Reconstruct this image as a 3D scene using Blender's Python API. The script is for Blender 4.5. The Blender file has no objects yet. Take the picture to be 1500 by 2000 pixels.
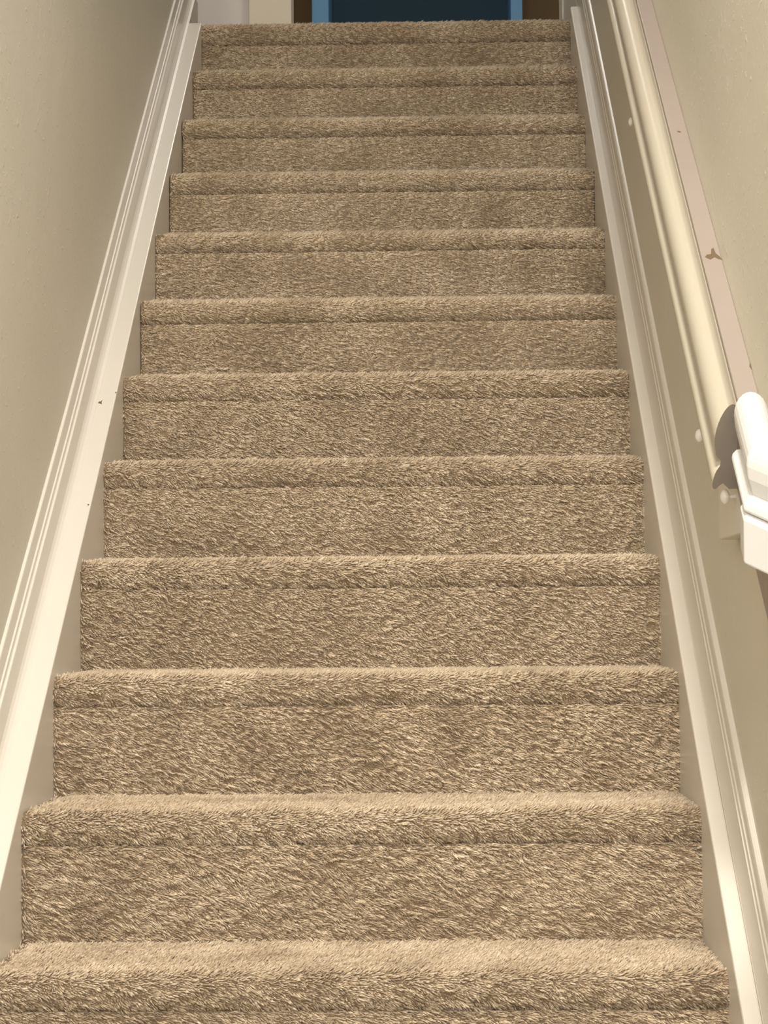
import bpy, bmesh, math
import numpy as np
from mathutils import Vector, Matrix
S = bpy.context.scene
COL = S.collection
# ------------------------------------------------------------------ camera
F_PX, PITCH, YAW, ROLL = 3935.6, .055, .0221, -.0080
CAM = Vector((.10447, 0, .26688))
cy, sy = math.cos(YAW), math.sin(YAW)
Fw = Vector((-sy, cy, 0)); Rt = Vector((cy, sy, 0)); Up = Vector((0, 0, 1))
F2 = Fw*math.cos(PITCH) + Up*math.sin(PITCH); U2 = Up*math.cos(PITCH) - Fw*math.sin(PITCH)
R3 = Rt*math.cos(ROLL) + U2*math.sin(ROLL); U3 = U2*math.cos(ROLL) - Rt*math.sin(ROLL)
cam = bpy.data.cameras.new('camera'); co = bpy.data.objects.new('camera', cam); COL.objects.link(co)
m = Matrix((R3, U3, -F2)).transposed().to_4x4(); m.translation = CAM
co.matrix_world = m
cam.sensor_fit = 'VERTICAL'; cam.sensor_height = 36.0; cam.lens = F_PX*36.0/2000.0
cam.clip_start = .05; cam.clip_end = 60
S.camera = co
# ------------------------------------------------------------------ world, lights, exposure
S.view_settings.view_transform = 'Standard'; S.view_settings.look = 'None'
S.view_settings.gamma = 1; S.view_settings.use_curve_mapping = False
S.view_settings.exposure = 0.0
W = bpy.data.worlds.new('world'); S.world = W; W.use_nodes = True
W.node_tree.nodes['Background'].inputs[0].default_value = (1.0, .93, .82, 1)
W.node_tree.nodes['Background'].inputs[1].default_value = .55
def area(name, loc, target, size, power, color, spread=180):
    l = bpy.data.lights.new(name, 'AREA'); l.energy = power; l.color = color; l.spread = math.radians(spread)
    l.shape = 'RECTANGLE'; l.size, l.size_y = size
    o = bpy.data.objects.new(name, l); COL.objects.link(o); o.location = loc
    o.rotation_euler = (Vector(target)-Vector(loc)).to_track_quat('-Z', 'Y').to_euler()
    return o
WARM = (1.0, .96, .90)
area('stairwell_lamp', (.34, 1.5, 2.9), (.1, 2.9, 0), (.36, .36), 53, WARM, 148)
area('ceiling_lamp', (0, .0, 1.48), (0, 3.0, 0), (.9, .7), 56, WARM)
area('room_lamp', (-.45, -2.6, .75), (.2, 3.5, .5), (.5, .5), 100, (1.0, .96, .90))
area('hall_lamp', (.1, 6.3, 4.2), (.1, 6.0, 1.9), (.3, .3), 15, WARM)
# ------------------------------------------------------------------ helpers
def mat(name): 
    mt = bpy.data.materials.new(name); mt.use_nodes = True
    return mt, mt.node_tree, mt.node_tree.nodes['Principled BSDF']
def paint(name, col, rough=.4, bump=.0, scale=60, var=.04, spec=.5, stretch=(1, 1, 1)):
    mt, t, b = mat(name); N = t.nodes.new; L = t.links.new
    tc = N('ShaderNodeTexCoord'); mp = N('ShaderNodeMapping'); mp.inputs['Scale'].default_value = stretch
    L(tc.outputs['Object'], mp.inputs[0])
    n = N('ShaderNodeTexNoise'); n.inputs['Scale'].default_value = 3; n.inputs['Detail'].default_value = 5
    L(mp.outputs[0], n.inputs['Vector'])
    r = N('ShaderNodeValToRGB')
    r.color_ramp.elements[0].position = .3; r.color_ramp.elements[1].position = .7
    r.color_ramp.elements[0].color = (*[c*(1-var) for c in col], 1)
    r.color_ramp.elements[1].color = (*[min(1, c*(1+var)) for c in col], 1)
    L(n.outputs[0], r.inputs[0]); L(r.outputs[0], b.inputs['Base Color'])
    b.inputs['Roughness'].default_value = rough; b.inputs['Specular IOR Level'].default_value = spec
    if bump:
        n2 = N('ShaderNodeTexNoise'); n2.inputs['Scale'].default_value = scale; n2.inputs['Detail'].default_value = 3
        L(mp.outputs[0], n2.inputs['Vector'])
        bp = N('ShaderNodeBump'); bp.inputs['Strength'].default_value = bump; bp.inputs['Distance'].default_value = .002
        L(n2.outputs[0], bp.inputs['Height']); L(bp.outputs[0], b.inputs['Normal'])
    return mt
def wall_mat():
    mt, t, b = mat('wall_plaster'); N = t.nodes.new; L = t.links.new
    tc = N('ShaderNodeTexCoord')
    n = N('ShaderNodeTexNoise'); n.inputs['Scale'].default_value = 1.6; n.inputs['Detail'].default_value = 4
    L(tc.outputs['Object'], n.inputs['Vector'])
    r = N('ShaderNodeValToRGB'); r.color_ramp.elements[0].position = .35; r.color_ramp.elements[1].position = .65
    r.color_ramp.elements[0].color = (.64, .60, .50, 1); r.color_ramp.elements[1].color = (.68, .64, .54, 1)
    L(n.outputs[0], r.inputs[0]); L(r.outputs[0], b.inputs['Base Color'])
    b.inputs['Roughness'].default_value = .42
    # trowelled skip texture: low ridges with small sharp flecks
    n2 = N('ShaderNodeTexNoise'); n2.inputs['Scale'].default_value = 62; n2.inputs['Detail'].default_value = 4; n2.inputs['Distortion'].default_value = .6
    n3 = N('ShaderNodeTexNoise'); n3.inputs['Scale'].default_value = 9; n3.inputs['Detail'].default_value = 3
    r3 = N('ShaderNodeValToRGB'); r3.color_ramp.elements[0].position = .60; r3.color_ramp.elements[1].position = .75
    L(tc.outputs['Object'], n2.inputs['Vector']); L(tc.outputs['Object'], n3.inputs['Vector'])
    L(n2.outputs[0], r3.inputs[0])
    ad = N('ShaderNodeMath'); ad.operation = 'MULTIPLY_ADD'; ad.inputs[1].default_value = .6
    L(r3.outputs[0], ad.inputs[0]); L(n3.outputs[0], ad.inputs[2])
    bp = N('ShaderNodeBump'); bp.inputs['Strength'].default_value = .5; bp.inputs['Distance'].default_value = .003
    L(ad.outputs[0], bp.inputs['Height']); L(bp.outputs[0], b.inputs['Normal'])
    return mt
def carpet_mat(name='carpet_yarn'):
    mt, t, b = mat(name); N = t.nodes.new; L = t.links.new
    at = N('ShaderNodeAttribute'); at.attribute_name = 'shade'
    r = N('ShaderNodeValToRGB'); e = r.color_ramp.elements
    e[0].position = 0; e[0].color = (.275, .19, .115, 1); e[1].position = 1; e[1].color = (.82, .68, .505, 1)
    x = e.new(.5); x.color = (.57, .445, .30, 1)
    L(at.outputs['Fac'], r.inputs[0]); L(r.outputs[0], b.inputs['Base Color'])
    b.inputs['Roughness'].default_value = .9; b.inputs['Specular IOR Level'].default_value = .15
    b.inputs['Sheen Weight'].default_value = .25; b.inputs['Sheen Roughness'].default_value = .5
    return mt
M_wall = wall_mat()
M_trim = paint('trim_white_paint', (.70, .65, .57), .32, .12, 25, .02)
M_rail = paint('rail_cream_paint', (.45, .40, .31), .30, .10, 18, .02)
M_board = paint('rail_board_paint', (.305, .25, .212), .45, .2, 40, .04)
M_bright = paint('rail_end_white_paint', (.60, .585, .555), .28, .08, 20, .015)
M_ceil = paint('ceiling_paint', (.75, .73, .68), .8, .1, 40, .02)
M_carpet = carpet_mat()
M_back = paint('carpet_backing', (.20, .145, .09), .95, .5, 300, .2, .1)
M_dark = paint('dark_mark', (.13, .085, .045), .8)
M_cut_shade = paint('rail_cut_shade', (.25, .215, .165), .8, .2, 60, .08)  # shade on the rail's mitred end face, put into the colour
M_knob = paint('knob_white_paint', (.86, .83, .77), .3)
M_door = paint('hall_door_paint', (.62, .57, .53), .5)
M_casing = paint('hall_casing_paint', (.66, .58, .46), .5)
M_brown = paint('dark_brown_wall', (.20, .13, .06), .8)
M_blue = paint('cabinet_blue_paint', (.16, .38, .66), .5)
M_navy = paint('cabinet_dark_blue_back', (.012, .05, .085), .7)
def obj(name, verts, faces, material, parent=None, smooth=False):
    me = bpy.data.meshes.new(name); me.from_pydata([tuple(v) for v in verts], [], faces); me.validate()
    bm = bmesh.new(); bm.from_mesh(me); bmesh.ops.recalc_face_normals(bm, faces=bm.faces); bm.to_mesh(me); bm.free()
    me.materials.append(material)
    o = bpy.data.objects.new(name, me); COL.objects.link(o)
    if parent: o.parent = parent
    if smooth:
        for p in me.polygons: p.use_smooth = True
    return o
def box(name, a, b, material, parent=None, bevel=0):
    (x0, y0, z0), (x1, y1, z1) = a, b
    v = [(x, y, z) for x in (x0, x1) for y in (y0, y1) for z in (z0, z1)]
    f = [(0, 1, 3, 2), (4, 6, 7, 5), (0, 4, 5, 1), (2, 3, 7, 6), (0, 2, 6, 4), (1, 5, 7, 3)]
    o = obj(name, v, f, material, parent)
    if bevel: bev(o, bevel)
    return o
def bev(o, w, seg=2):
    md = o.modifiers.new('bevel', 'BEVEL'); md.width = w; md.segments = seg; md.limit_method = 'ANGLE'; md.angle_limit = math.radians(35)
def prism(name, loops, material, parent=None, smooth=False):
    """loops: list of equally long rings; joined in order, closed at both ends"""
    n = len(loops[0]); v = [p for l in loops for p in l]; f = []
    for k in range(len(loops)-1):
        for i in range(n):
            j = (i+1) % n
            f.append((k*n+i, k*n+j, (k+1)*n+j, (k+1)*n+i))
    f.append(tuple(range(n))); f.append(tuple(range((len(loops)-1)*n, len(loops)*n)))
    return obj(name, v, f, material, parent, smooth)
def struct(o): o['kind'] = 'structure'; return o
def tag(o, label, cat, group=None):
    o['label'] = label; o['category'] = cat
    if group: o['group'] = group
    return o
def empty(name, loc=(0, 0, 0)):
    o = bpy.data.objects.new(name, None); COL.objects.link(o); o.location = loc; return o
# ------------------------------------------------------------------ stair geometry
RUN, RISE, Y0 = .25, .1929, 2.9623
SL = RISE/RUN
def zline(y): return SL*(y-Y0)          # line through the nosing tops
def stepYZ(k): return Y0+(10-k)*RUN, (10-k)*RISE
TOPZ = 10*RISE; TOPY = Y0+10*RUN
FLOORZ = 5*-RISE
XL, XR = -.562, .536                     # wall planes
YA, YB = 2.32, 5.44                      # right wall kink, upper end of the skirt boards
WY = [1.7, 2.96, 3.7, 4.0, 4.46, 5.46, 7.2]
WL = [.0015, .0015, .002, 0, -.0035, -.0065, -.009]
WR = [-.0016, -.0016, .002, .003, .0036, .0050, .005]
def warp(p, L=1, Rr=1):
    x, y, z = p
    return (x+(np.interp(y, WY, WL)*L if x < 0 else np.interp(y, WY, WR)*Rr), y, z)
def sweep(name, prof, y0, y1, material, parent=None, n=2, smooth=False, wp=False):
    """cross-section (x, height over the nosing line) swept along the slope, ends cut plumb"""
    loops = [[(x, y, zline(y)+v) for x, v in prof] for y in np.linspace(y0, y1, n)]
    if wp: loops = [[warp(p) for p in l] for l in loops]
    return prism(name, loops, material, parent, smooth)
# skirt boards beside the steps
lb = struct(sweep('trim_1', [(-.5, .005), (-.5352, .005), (-.5352, -.34), (-.5, -.34)], 1.72, YB, M_trim, None, 22, False, True)); bev(lb, .0025)
lb['label'] = 'white sloping skirt board on the left of the steps'
rb = struct(sweep('trim_2', [(.5, .036), (.5245, .036), (.5245, -.34), (.5, -.34)], 1.72, YB, M_trim, None, 22, False, True)); bev(rb, .0035)
rb['label'] = 'white sloping skirt board on the right of the steps'
# moulded baseboards on top of them, going level at the landing
def moulding(name, prof, yk, y0, y1):
    zk = lambda y: zline(min(y, yk))
    loops = [[(x, y, zk(y)+v) for x, v in prof] for y in list(np.linspace(y0, yk, 20))+[y1]]
    loops = [[warp(p, 1, 0) for p in l] for l in loops]
    return struct(prism(name, loops, M_trim))
PL = [(-.562, -.1), (-.5345, -.1), (-.5345, .004), (-.5400, .0075), (-.5445, .0125), (-.5475, .020), (-.548, .068), (-.5490, .0715), (-.5520, .0725), (-.5530, .0745), (-.5530, .080),
      (-.5535, .0825), (-.5560, .0835), (-.5565, .086), (-.5560, .090), (-.5565, .1165), (-.5575, .1195), (-.5600, .1205), (-.562, .1205)]
PR = [(.536, -.1), (.5225, -.1), (.5225, .036), (.5232, .0385), (.5235, .132), (.5238, .1345), (.5250, .1355), (.5256, .1375), (.5252, .147), (.5256, .1500),
      (.5266, .1510), (.5275, .1530), (.5278, .172), (.5290, .178), (.5320, .181), (.536, .183)]
moulding('baseboard_left', PL, 5.60, 1.0, 5.66)
moulding('baseboard_right', PR, 5.62, 2.32, 5.97)
# walls: plaster planes with thickness
def wall(name, a, b, z0, z1, t, side):
    """vertical slab from plan point a to b, thickness t to the given side"""
    a = Vector(a); b = Vector(b); d = (b-a).normalized(); nrm = Vector((-d.y, d.x))*side*t
    p = [a, b, b+nrm, a+nrm]
    o = prism(name, [[(q.x, q.y, z0) for q in p], [(q.x, q.y, z1) for q in p]], M_wall)
    return struct(o)
ys = [-3.2]+WY[1:-1]+[5.66]
prism_l = [[(XL+np.interp(y, WY, WL), y, z) for y in ys]+[(XL-.12, y, z) for y in ys[::-1]] for z in (FLOORZ, 4.35)]
struct(prism('wall_left', prism_l, M_wall))
wall('wall_right', (XR, YA), (XR, 5.98), FLOORZ, 4.35, .12, -1)
FX, FY = .785, -.62
wall('wall_right_flare', (XR, YA), (XR+FX*1.8, YA+FY*1.8), FLOORZ, 4.35, .12, 1)
struct(box('ceiling', (XL, -3.2, 1.55), (3.0, .2, 1.65), M_ceil))
struct(box('wall_bulkhead', (XL, .1, 1.65), (XR+1.6, .2, 4.35), M_wall))
struct(box('ceiling_upper', (XL-1.5, .1, 4.35), (XR+1.5, 10, 4.45), M_ceil))
struct(box('floor_lower', (XL, -3.2, FLOORZ-.1), (3.0, 1.97, FLOORZ), M_back))
struct(box('floor_upper', (XL-1.4, TOPY+.265, TOPZ-.2), (XR+1.4, 10, TOPZ-.004), M_back))
# ------------------------------------------------------------------ staircase with carpet pile
DX = [(-.0065, .0046), (-.0060, .0063), (-.0041, .0045), (-.0031, .0032), (-.0035, .0031), (-.0010, .0036), (.0006, .0030), (.0018, .0022),
      (.0012, .0018), (.0014, .0012), (.0014, .0002), (0, 0), (0, 0), (0, 0), (0, 0)]
DZ = [.003, -.0015, -.003, -.003, -.003, -.002, -.001, .0, .001, .001, .001, .001, 0, 0, 0]
DC = [-.008, -.004, -.003, -.006, 0, -.005, -.004, -.001, .0, .001, .001, 0, 0, 0, 0]    # height of the crease under each nosing
def smooth_noise(rng, n=14, lo=1., hi=6.):
    K = rng.normal(size=(n, 2)); K /= np.linalg.norm(K, axis=1)[:, None]
    K *= 2*np.pi*rng.uniform(lo, hi, (n, 1)); ph = rng.uniform(0, 6.28, n)
    def f(a, b): return sum(np.sin(K[i, 0]*a+K[i, 1]*b+ph[i]) for i in range(n))/math.sqrt(n/2)
    return f
def resample(curve, ds=.0015):
    c = np.array(curve); seg = np.linalg.norm(np.diff(c, axis=0), axis=1); s = np.concatenate([[0], np.cumsum(seg)])
    t = np.arange(0, s[-1], ds); y = np.interp(t, s, c[:, 0]); z = np.interp(t, s, c[:, 1])
    k = np.ones(7)/7
    T = np.stack([np.gradient(y), np.gradient(z)], 1)
    T = np.stack([np.convolve(np.pad(T[:, i], 3, 'edge'), k, 'valid') for i in (0, 1)], 1)
    T /= np.linalg.norm(T, axis=1)[:, None]
    return s[-1], t, y, z, T
def pile(name, curve, x0, x1, yk, zk, parent, seed, spacing, fine, length, droop=True):
    """twisted yarn tufts rooted along the carpet surface, joined in one mesh"""
    rng = np.random.default_rng(seed)
    Ls, t, cy_, cz_, T = resample(curve)
    nx, ns = int((x1-x0)/spacing), int(Ls/spacing)
    gx, gs = np.meshgrid(np.arange(nx), np.arange(ns)); gx = gx.ravel().astype(float); gs = gs.ravel().astype(float)
    gx += .5*(gs % 2)
    X = x0+(gx+rng.uniform(.05, .95, gx.size))*spacing; s = (gs+rng.uniform(.05, .95, gx.size))*spacing
    s = np.clip(s, 0, Ls-1e-4); X = np.clip(X, x0-.001, x1+.001)
    y = np.interp(s, t, cy_); z = np.interp(s, t, cz_); Ty = np.interp(s, t, T[:, 0]); Tz = np.interp(s, t, T[:, 1])
    Ny, Nz = Tz, -Ty      # outward normal for a curve that runs from the back of the tread down the riser
    n1 = smooth_noise(rng, 18, 8, 45); n2 = smooth_noise(rng, 18, 8, 45); n3 = smooth_noise(rng, 22, 40, 130)
    b1 = smooth_noise(rng, 16, 1.2, 9); n4 = smooth_noise(rng, 22, 25, 90)
    a1, a2, a3, a4 = n1(X, s), n2(X, s), n3(X, s), n4(X, s)
    top = np.clip(Nz, 0, 1)
    ca, sa = math.cos(.42), math.sin(.42); n5 = smooth_noise(rng, 40, .5, 1.)
    wob = .004*n1(X*.8, s*.8)
    u_, w_ = (X*ca+s*sa)*38, (-X*sa+s*ca+wob)*125
    a5 = np.clip(n5(u_, w_), -2.2, 2.2); g5 = (n5(u_, w_+.06)-n5(u_, w_-.06))/.12/6
    up = .56+.08*a3+.12*a5*(1-.6*top)+.22*top+rng.normal(0, .10, X.size); up = np.clip(up, .25, None)
    lx = .92+.14*a1+.16*a4+rng.normal(0, .12, X.size)
    lt = .40+.13*a2+.10*a3+.18*g5+rng.normal(0, .12, X.size)
    # at the board edges the yarn leans along the board
    edge = np.clip((X-(x1-.005))/.005, 0, 1)+np.clip(((x0+.006)-X)/.005, 0, 1); lx = lx*(1-edge)-.0*edge
    D = np.stack([lx, up*Ny+lt*Ty, up*Nz+lt*Tz], 1); D /= np.linalg.norm(D, axis=1)[:, None]
    Ln = length*(1+.14*a4+.26*a5*(1-.7*top))*rng.uniform(.75, 1.2, X.size); Ln = np.clip(Ln, length*.38, length*1.6)
    P = np.stack([X, y, z], 1)
    if droop:
        e = np.minimum(X-x0, x1-X); q = np.clip(1-e/.030, 0, 1)**2*.006*np.clip(Nz, 0, 1)
        P[:, 2] -= q
    N3 = np.stack([0*Ny, Ny, Nz], 1)
    U = np.cross(D, N3); U /= np.linalg.norm(U, axis=1)[:, None]+1e-9
    V = np.cross(D, U)
    r = spacing*.52*rng.uniform(.75, 1.2, X.size)
    shade = np.clip(.50+.15*rng.normal(size=X.size)+.08*b1(X, s)+.05*a4+.06*a5, 0, 1)
    ang = rng.uniform(0, 6.28, X.size); rings = []
    bend = D-.30*N3*(1-top[:, None]*.5)
    steps = ((0, 1.), (.55, .92), (.92, .45)) if fine == 2 else (((0, 1.), (.6, .85)) if fine else ((0, 1.1),))
    for (h, rr) in steps:
        c = P+D*(Ln*h)[:, None]-N3*.001 + (bend-D)*(Ln*h*h*.45)[:, None]
        for j in range(3):
            a = ang+j*2.0944+h*1.2
            rings.append(c+U*(r*rr*np.cos(a))[:, None]+V*(r*rr*np.sin(a))[:, None])
    rings.append(P+D*Ln[:, None]+(bend-D)*(Ln*.45)[:, None])
    rings = np.stack(rings, 1); nv = rings.shape[1]; n = X.size
    tri = []
    for k in range(len(steps)-1):
        for j in range(3):
            a, b = k*3+j, k*3+(j+1) % 3
            tri += [(a, b, b+3), (a, b+3, a+3)]
    k = (len(steps)-1)*3
    for j in range(3): tri.append((k+j, k+(j+1) % 3, nv-1))
    tri = np.array(tri); F = (tri[None]+(np.arange(n)*nv)[:, None, None]).reshape(-1, 3)
    co_ = rings.reshape(-1, 3)+np.array([0, yk, zk])
    me = bpy.data.meshes.new(name); me.vertices.add(len(co_)); me.vertices.foreach_set('co', co_.ravel().astype(np.float32))
    me.loops.add(F.size); me.loops.foreach_set('vertex_index', F.ravel().astype(np.int32))
    me.polygons.add(len(F)); me.polygons.foreach_set('loop_start', np.arange(0, F.size, 3, dtype=np.int32))
    me.update(calc_edges=True)
    me.polygons.foreach_set('use_smooth', np.ones(len(F), dtype=bool))
    at = me.attributes.new('shade', 'FLOAT', 'POINT')
    sh = np.repeat(shade[:, None], nv, 1); at.data.foreach_set('value', sh.ravel().astype(np.float32))
    me.materials.append(M_carpet)
    o = bpy.data.objects.new(name, me); COL.objects.link(o); o.parent = parent; o['kind'] = 'stuff'
    return o
def arc(cy_, cz_, r, a0, a1, n=10, rz=None):
    rz = rz or r
    return [(cy_+r*math.cos(a), cz_+rz*math.sin(a)) for a in np.linspace(math.radians(a0), math.radians(a1), n)]
stairs = tag(empty('staircase', (0, TOPY-10*RUN, 0)), 'flight of straight steps covered in beige brown cut-pile carpet', 'stairs')
stairs.location = (0, 0, 0)
TOT = 0
for k in range(15):
    yk, zk = stepYZ(k); dl, dr = DX[k]; x0, x1 = -.4995+min(dl, 0)*.9, .4995+max(0, dr)*.9
    if k == 0: x0, x1 = -.533, .521
    zk += DZ[k]; c = -.062+DC[k]-DZ[k]
    back = .275 if k else .60
    # carpet base: tread, rolled nosing, tuck under it
    ov = .0175 if k < 3 else .0130
    prof_t = [(back, -.0095), (.10, -.0095)]+arc(.033, -.0335, .0235, 90, 180, 8, .024)+arc(ov+.0155, c+.026, ov+.006, 180, 250, 6, .024)+[(ov+.0095, c)]
    prof_r = [(ov+.0035, c+.004), (ov, c-.006), (ov-.001, c-.03), (ov-.0005, -.150), (ov+.0025, -RISE-.012)]
    tr = prism('tread', [[(x, yk+a, zk+b) for a, b in prof_t+[(back, c-.0)]] for x in (x0, x1)], M_back, stairs)
    ri = prism('riser', [[(x, yk+a, zk+b) for a, b in prof_r+[(.05, -RISE-.012), (.05, c-.002)]] for x in (x0, x1)], M_back, stairs)
    if k > 12: continue
    near = k >= 6
    pt = pile('carpet_pile', [(back-.006, -.0095), (.10, -.0095)]+prof_t[2:], x0+.0, x1-.0, yk, zk, tr, 10+k, .0030 if near else .0034, 1 if near else 0, .0105)
    pr = pile('carpet_pile', prof_r, x0, x1, yk, zk, ri, 50+k, .0029 if near else .0032, 2 if k >= 9 else (1 if near else 0), .0100, False)
    TOT += len(pt.data.polygons)+len(pr.data.polygons)
print('pile triangles', TOT)
# ------------------------------------------------------------------ handrail on the right wall
HB = empty('handrail', (0, 0, 0))
tag(HB, 'cream painted wooden handrail on a pinkish backing board along the right wall', 'handrail')
VT = .822
bd = sweep('backing_board', [(.5070, VT), (.5360, VT), (.5360, .69), (.5070, .69)], 2.36, 5.75, M_board, HB, 12); bev(bd, .0015)
bd['label'] = 'pinkish backing board of the handrail'
top = [(.489+.0195*math.cos(a), .797+.0245*math.sin(a)) for a in np.linspace(math.radians(35), math.radians(190), 14)]
prof = [(.5072, .700), (.5072, .8105)]+top+[(.4715, .780), (.4760, .771), (.4790, .765), (.4775, .7595)] + \
       [(.4745+.0095*math.cos(a), .748+.0115*math.sin(a)) for a in np.linspace(math.radians(80), math.radians(270), 10)]+[(.482, .733), (.492, .715)]
lo = []
for x, v in prof:
    y = 2.568+1.45*(x-.470)
    lo.append((x, y, zline(y)+v))
rl = prism('rail', [lo, [(x, 5.75, zline(5.75)+v) for x, v in prof]], M_rail, HB, True)
rl.data.materials.append(M_cut_shade)  # darker colour on the end cut stands in for shade
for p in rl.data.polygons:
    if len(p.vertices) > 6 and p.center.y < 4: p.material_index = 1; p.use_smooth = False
md = rl.modifiers.new('split', 'EDGE_SPLIT'); md.split_angle = math.radians(50)
# raised bright white mitred piece at the lower end
D1 = Vector((0, -1, -SL)); D2 = Vector((FX, FY, -.44))
def two_leg(name, prof, ya, yb, l2, material, plumb=True):
    """profile (x, v) swept down the slope from ya to yb, mitred, then on along the flared wall"""
    ax = Vector((.49, yb, 0)); loops = []
    loops.append([(x, ya, zline(ya)+v) for x, v in prof])
    mit = []
    for x, v in prof:
        off = (x-.536)*math.tan(math.radians(19.2))
        y = yb+off-.0; mit.append(Vector((x, y, zline(y)+v)))
    loops.append([tuple(p) for p in mit]); loops.append([tuple(p+D2*l2) for p in mit])
    return prism(name, loops, material, HB)
YK = 2.335
EV = .9445
archp = [(.5105, EV-.035), (.5105, EV)]+[(.490+.0205*math.cos(a), EV+.0275*math.sin(a)) for a in np.linspace(math.radians(15), math.radians(180), 12)]+[(.4705, EV-.014), (.476, EV-.035)]
a_ = two_leg('end_rail', archp, 2.402, YK, .20, M_bright)
a_['label'] = 'bright white rounded end piece of the handrail'
beadp = [(.5105, EV-.030), (.4775, EV-.030), (.4765, EV-.036), (.4705, EV-.037), (.4655, EV-.042), (.4645, EV-.049), (.470, EV-.054), (.5105, EV-.055)]
b_ = two_leg('end_bead', beadp, 2.395, YK, .20, M_bright)
blk = [(.5105, EV-.054), (.4680, EV-.054), (.4640, EV-.058), (.4635, EV-.106), (.4665, EV-.109), (.5105, EV-.109)]
c_ = two_leg('end_block', blk, 2.330, YK-.004, .20, M_bright)
ZP = .379
pl = prism('mounting_plate', [[(x, 2.820, ZP), (x, 2.820, zline(2.820)+.70), (x, 2.38, zline(2.38)+.70), (x, 2.38, ZP)] for x in (.510, .536)], M_trim, HB)
pl['label'] = 'flat white plate under the lower end of the handrail'; bev(pl, .002)
for o in (a_, b_, c_): bev(o, .002)
fill = two_leg('end_board', [(.5105, EV+.002), (.536, EV+.002), (.536, EV-.109), (.5105, EV-.109)], 2.402, YK, .2, M_bright)
# chips and cracks in the paint of the board
def atX(px, py, X):
    d = F2+R3*((px-750)/F_PX)-U3*((py-1000)/F_PX); t = (X-CAM.x)/d.x; return CAM+d*t
def mark(name, pts, y, v, parent, x, sc=1.):
    """small chipped-paint hole lying in the top face of a sloping board: pts in (across, along) mm"""
    vs = []
    for dz in (.0006, -.001):
        for a, b in pts: yy = y+b*sc*.001; vs.append((x+a*sc*.001, yy, zline(yy)+v+dz))
    n = len(pts); f = [tuple(range(n)), tuple(range(n, 2*n))]+[(i, (i+1) % n, n+(i+1) % n, n+i) for i in range(n)]
    return obj(name, vs, f, M_dark, parent)
def y_at(px, py, v):       # where a view ray meets the slope plane v above the nosing line
    d = F2+R3*((px-750)/F_PX)-U3*((py-1000)/F_PX); t = (v-CAM.z-SL*Y0)/(d.z-SL*d.y); p = CAM+d*t; return p.x, p.y
for (px, py, pts) in ((1326, 258, [(-3, 2), (0, 3.5), (3, 0), (3, -2), (0, -1)]),
                      (1391, 500, [(-11, -3), (-7, 3), (-1, 4), (1, 16), (5, 20), (6, 6), (11, -3), (13, -10), (8, -8), (3, -3), (-4, -9)]),
                      (1474, 778, [(9, 5), (12, 25), (13, 5), (11, -12)]), (1465, 716, [(-1, 0), (1.5, 9), (1.5, -6)])):
    x, y = y_at(px, py, VT); mark('paint_chip', pts, y, VT, bd, x)
x, y = y_at(195, 786, .005); mark('paint_chip', [(-4, -3), (-1, 3), (2, 2), (5, 9), (4, 0), (6, -7), (1, -4)], y, .005, lb, x, .8)
x, y = y_at(172, 986, .005); mark('paint_chip', [(-2, -1), (0, 2), (3, 0), (1, -2)], y, .005, lb, x+.0, .8)
x, y = y_at(227, 767, .005); mark('paint_chip', [(-1, -2), (0, 3), (1.5, 0)], y, .005, lb, x-.001)
# three small round knobs below the rail
for px, py, w, h, lab in ((1232, 238, 10, 17, 'small white round wall knob, uppermost, far up beside the handrail'),
                          (1367, 851, 19, 27, 'small white round wall knob below the rail, middle of the three'),
                          (1416, 970, 19, 29, 'small white round wall knob just below the bright handrail end, lowest of the three')):
    P = atX(px, py, .508 if px < 1400 else .496); r = w/2/F_PX*P.y; rz = h/2/F_PX*P.y
    bm = bmesh.new(); bmesh.ops.create_uvsphere(bm, u_segments=20, v_segments=12, radius=1)
    bmesh.ops.scale(bm, verts=bm.verts, vec=(r, rz*.8, rz))
    me = bpy.data.meshes.new('knob_head'); bm.to_mesh(me); bm.free()
    for p in me.polygons: p.use_smooth = True
    me.materials.append(M_knob)
    e_ = tag(empty('wall_knob', (XR, P.y, P.z)), lab, 'knob', 'round white knobs on the right wall')
    hd = bpy.data.objects.new('head', me); COL.objects.link(hd); hd.parent = e_; hd.location = (P.x-XR, 0, 0)
    n = 10; ring = lambda x, q: [(x, q*math.cos(i*6.2832/n), q*math.sin(i*6.2832/n)) for i in range(n)]
    prism('stem', [ring(P.x-XR, rz*.3), ring(-.003, rz*.3), ring(-.0029, rz*.7), ring(0.001, rz*.7)], M_knob, e_, True)
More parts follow.
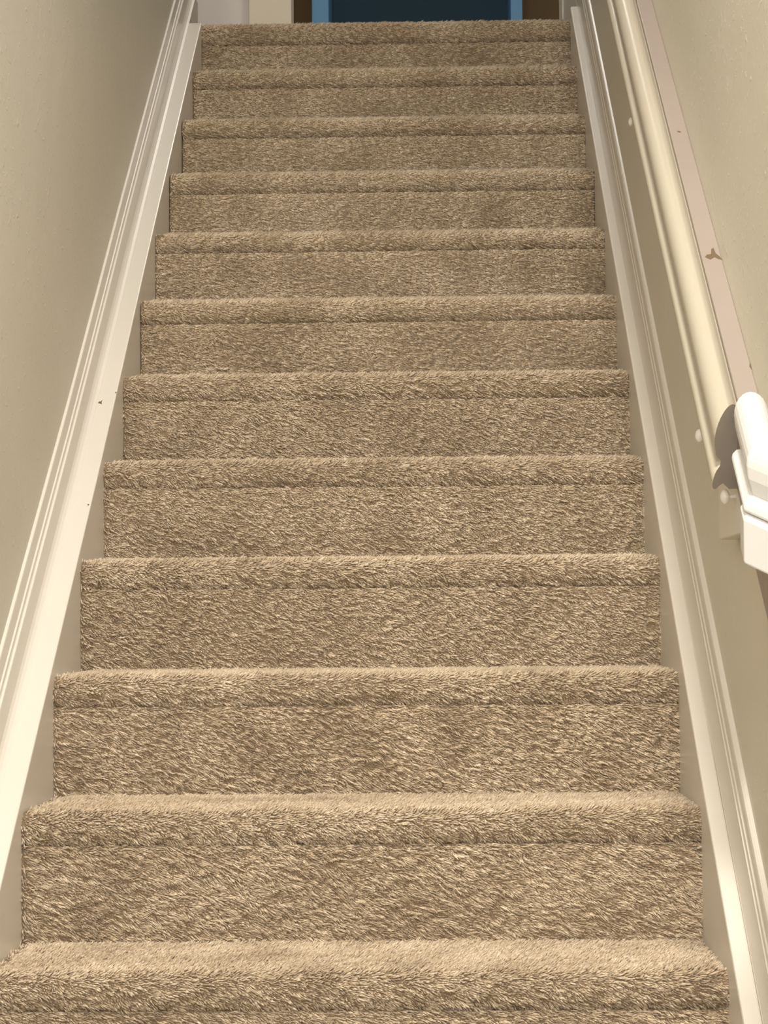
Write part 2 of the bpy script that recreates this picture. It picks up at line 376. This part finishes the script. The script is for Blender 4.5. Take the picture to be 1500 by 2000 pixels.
# ------------------------------------------------------------------ hall beyond the top step
YF = 7.2
def xat(px, Y): return CAM.x+(px-837)*Y/F_PX
xl0, xl1, xo0, xo1, xr1 = xat(372, YF), xat(490, YF), xat(574, YF), xat(1106, YF), xat(1119, YF)
struct(box('wall_back', (-2.2, YF, TOPZ), (xl0-.75, YF+.12, 4.35), M_wall))
dr_ = box('door_1', (xl0-.75, YF+.03, TOPZ+.01), (xl1, YF+.07, TOPZ+2.03), M_door); struct(dr_)
for i in (0, 1):
    for z0, z1 in ((.2, .95), (1.1, 1.9)):
        a = xl0-.68+i*.37; box('door_panel', (a, YF+.022, TOPZ+z0), (a+.30, YF+.032, TOPZ+z1), M_door, dr_, .006)
struct(box('trim_3', (xl1, YF-.012, TOPZ), (xo0, YF+.13, TOPZ+2.1), M_casing, None, .004))
struct(box('trim_4', (.5190, 5.965, TOPZ), (.548, 6.10, TOPZ+2.1), M_trim, None, .003))
struct(box('wall_back_right', (xat(1135, YF), YF, TOPZ), (2.0, YF+.12, 4.35), M_wall))
struct(box('wall_back_top', (xl1-.9, YF+.001, TOPZ+2.1), (xr1, YF+.12, 4.35), M_wall))
struct(box('wall_far', (-1.8, 9.4, TOPZ), (2.0, 9.5, 4.35), M_brown))
YC = 8.5
cx0, cx1, cx2, cx3 = xat(615, YC), xat(648, YC), xat(1009, YC), xat(1032, YC)
cb = tag(empty('cabinet', ((cx0+cx3)/2, YC, TOPZ)), 'tall blue open cabinet with a dark interior beyond the top step', 'cabinet')
def cbox(n, a, b, m_): 
    o = box(n, a, b, m_, cb, .002); o.location = -cb.location; return o
cbox('side_panel', (cx0, YC, TOPZ), (cx1, YC+.36, TOPZ+1.7), M_blue)
cbox('side_panel', (cx2, YC, TOPZ), (cx3, YC+.36, TOPZ+1.7), M_blue)
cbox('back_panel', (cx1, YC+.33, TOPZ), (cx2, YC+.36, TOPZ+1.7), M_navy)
cbox('top_panel', (cx0-.01, YC-.01, TOPZ+1.7), (cx3+.01, YC+.37, TOPZ+1.73), M_blue)
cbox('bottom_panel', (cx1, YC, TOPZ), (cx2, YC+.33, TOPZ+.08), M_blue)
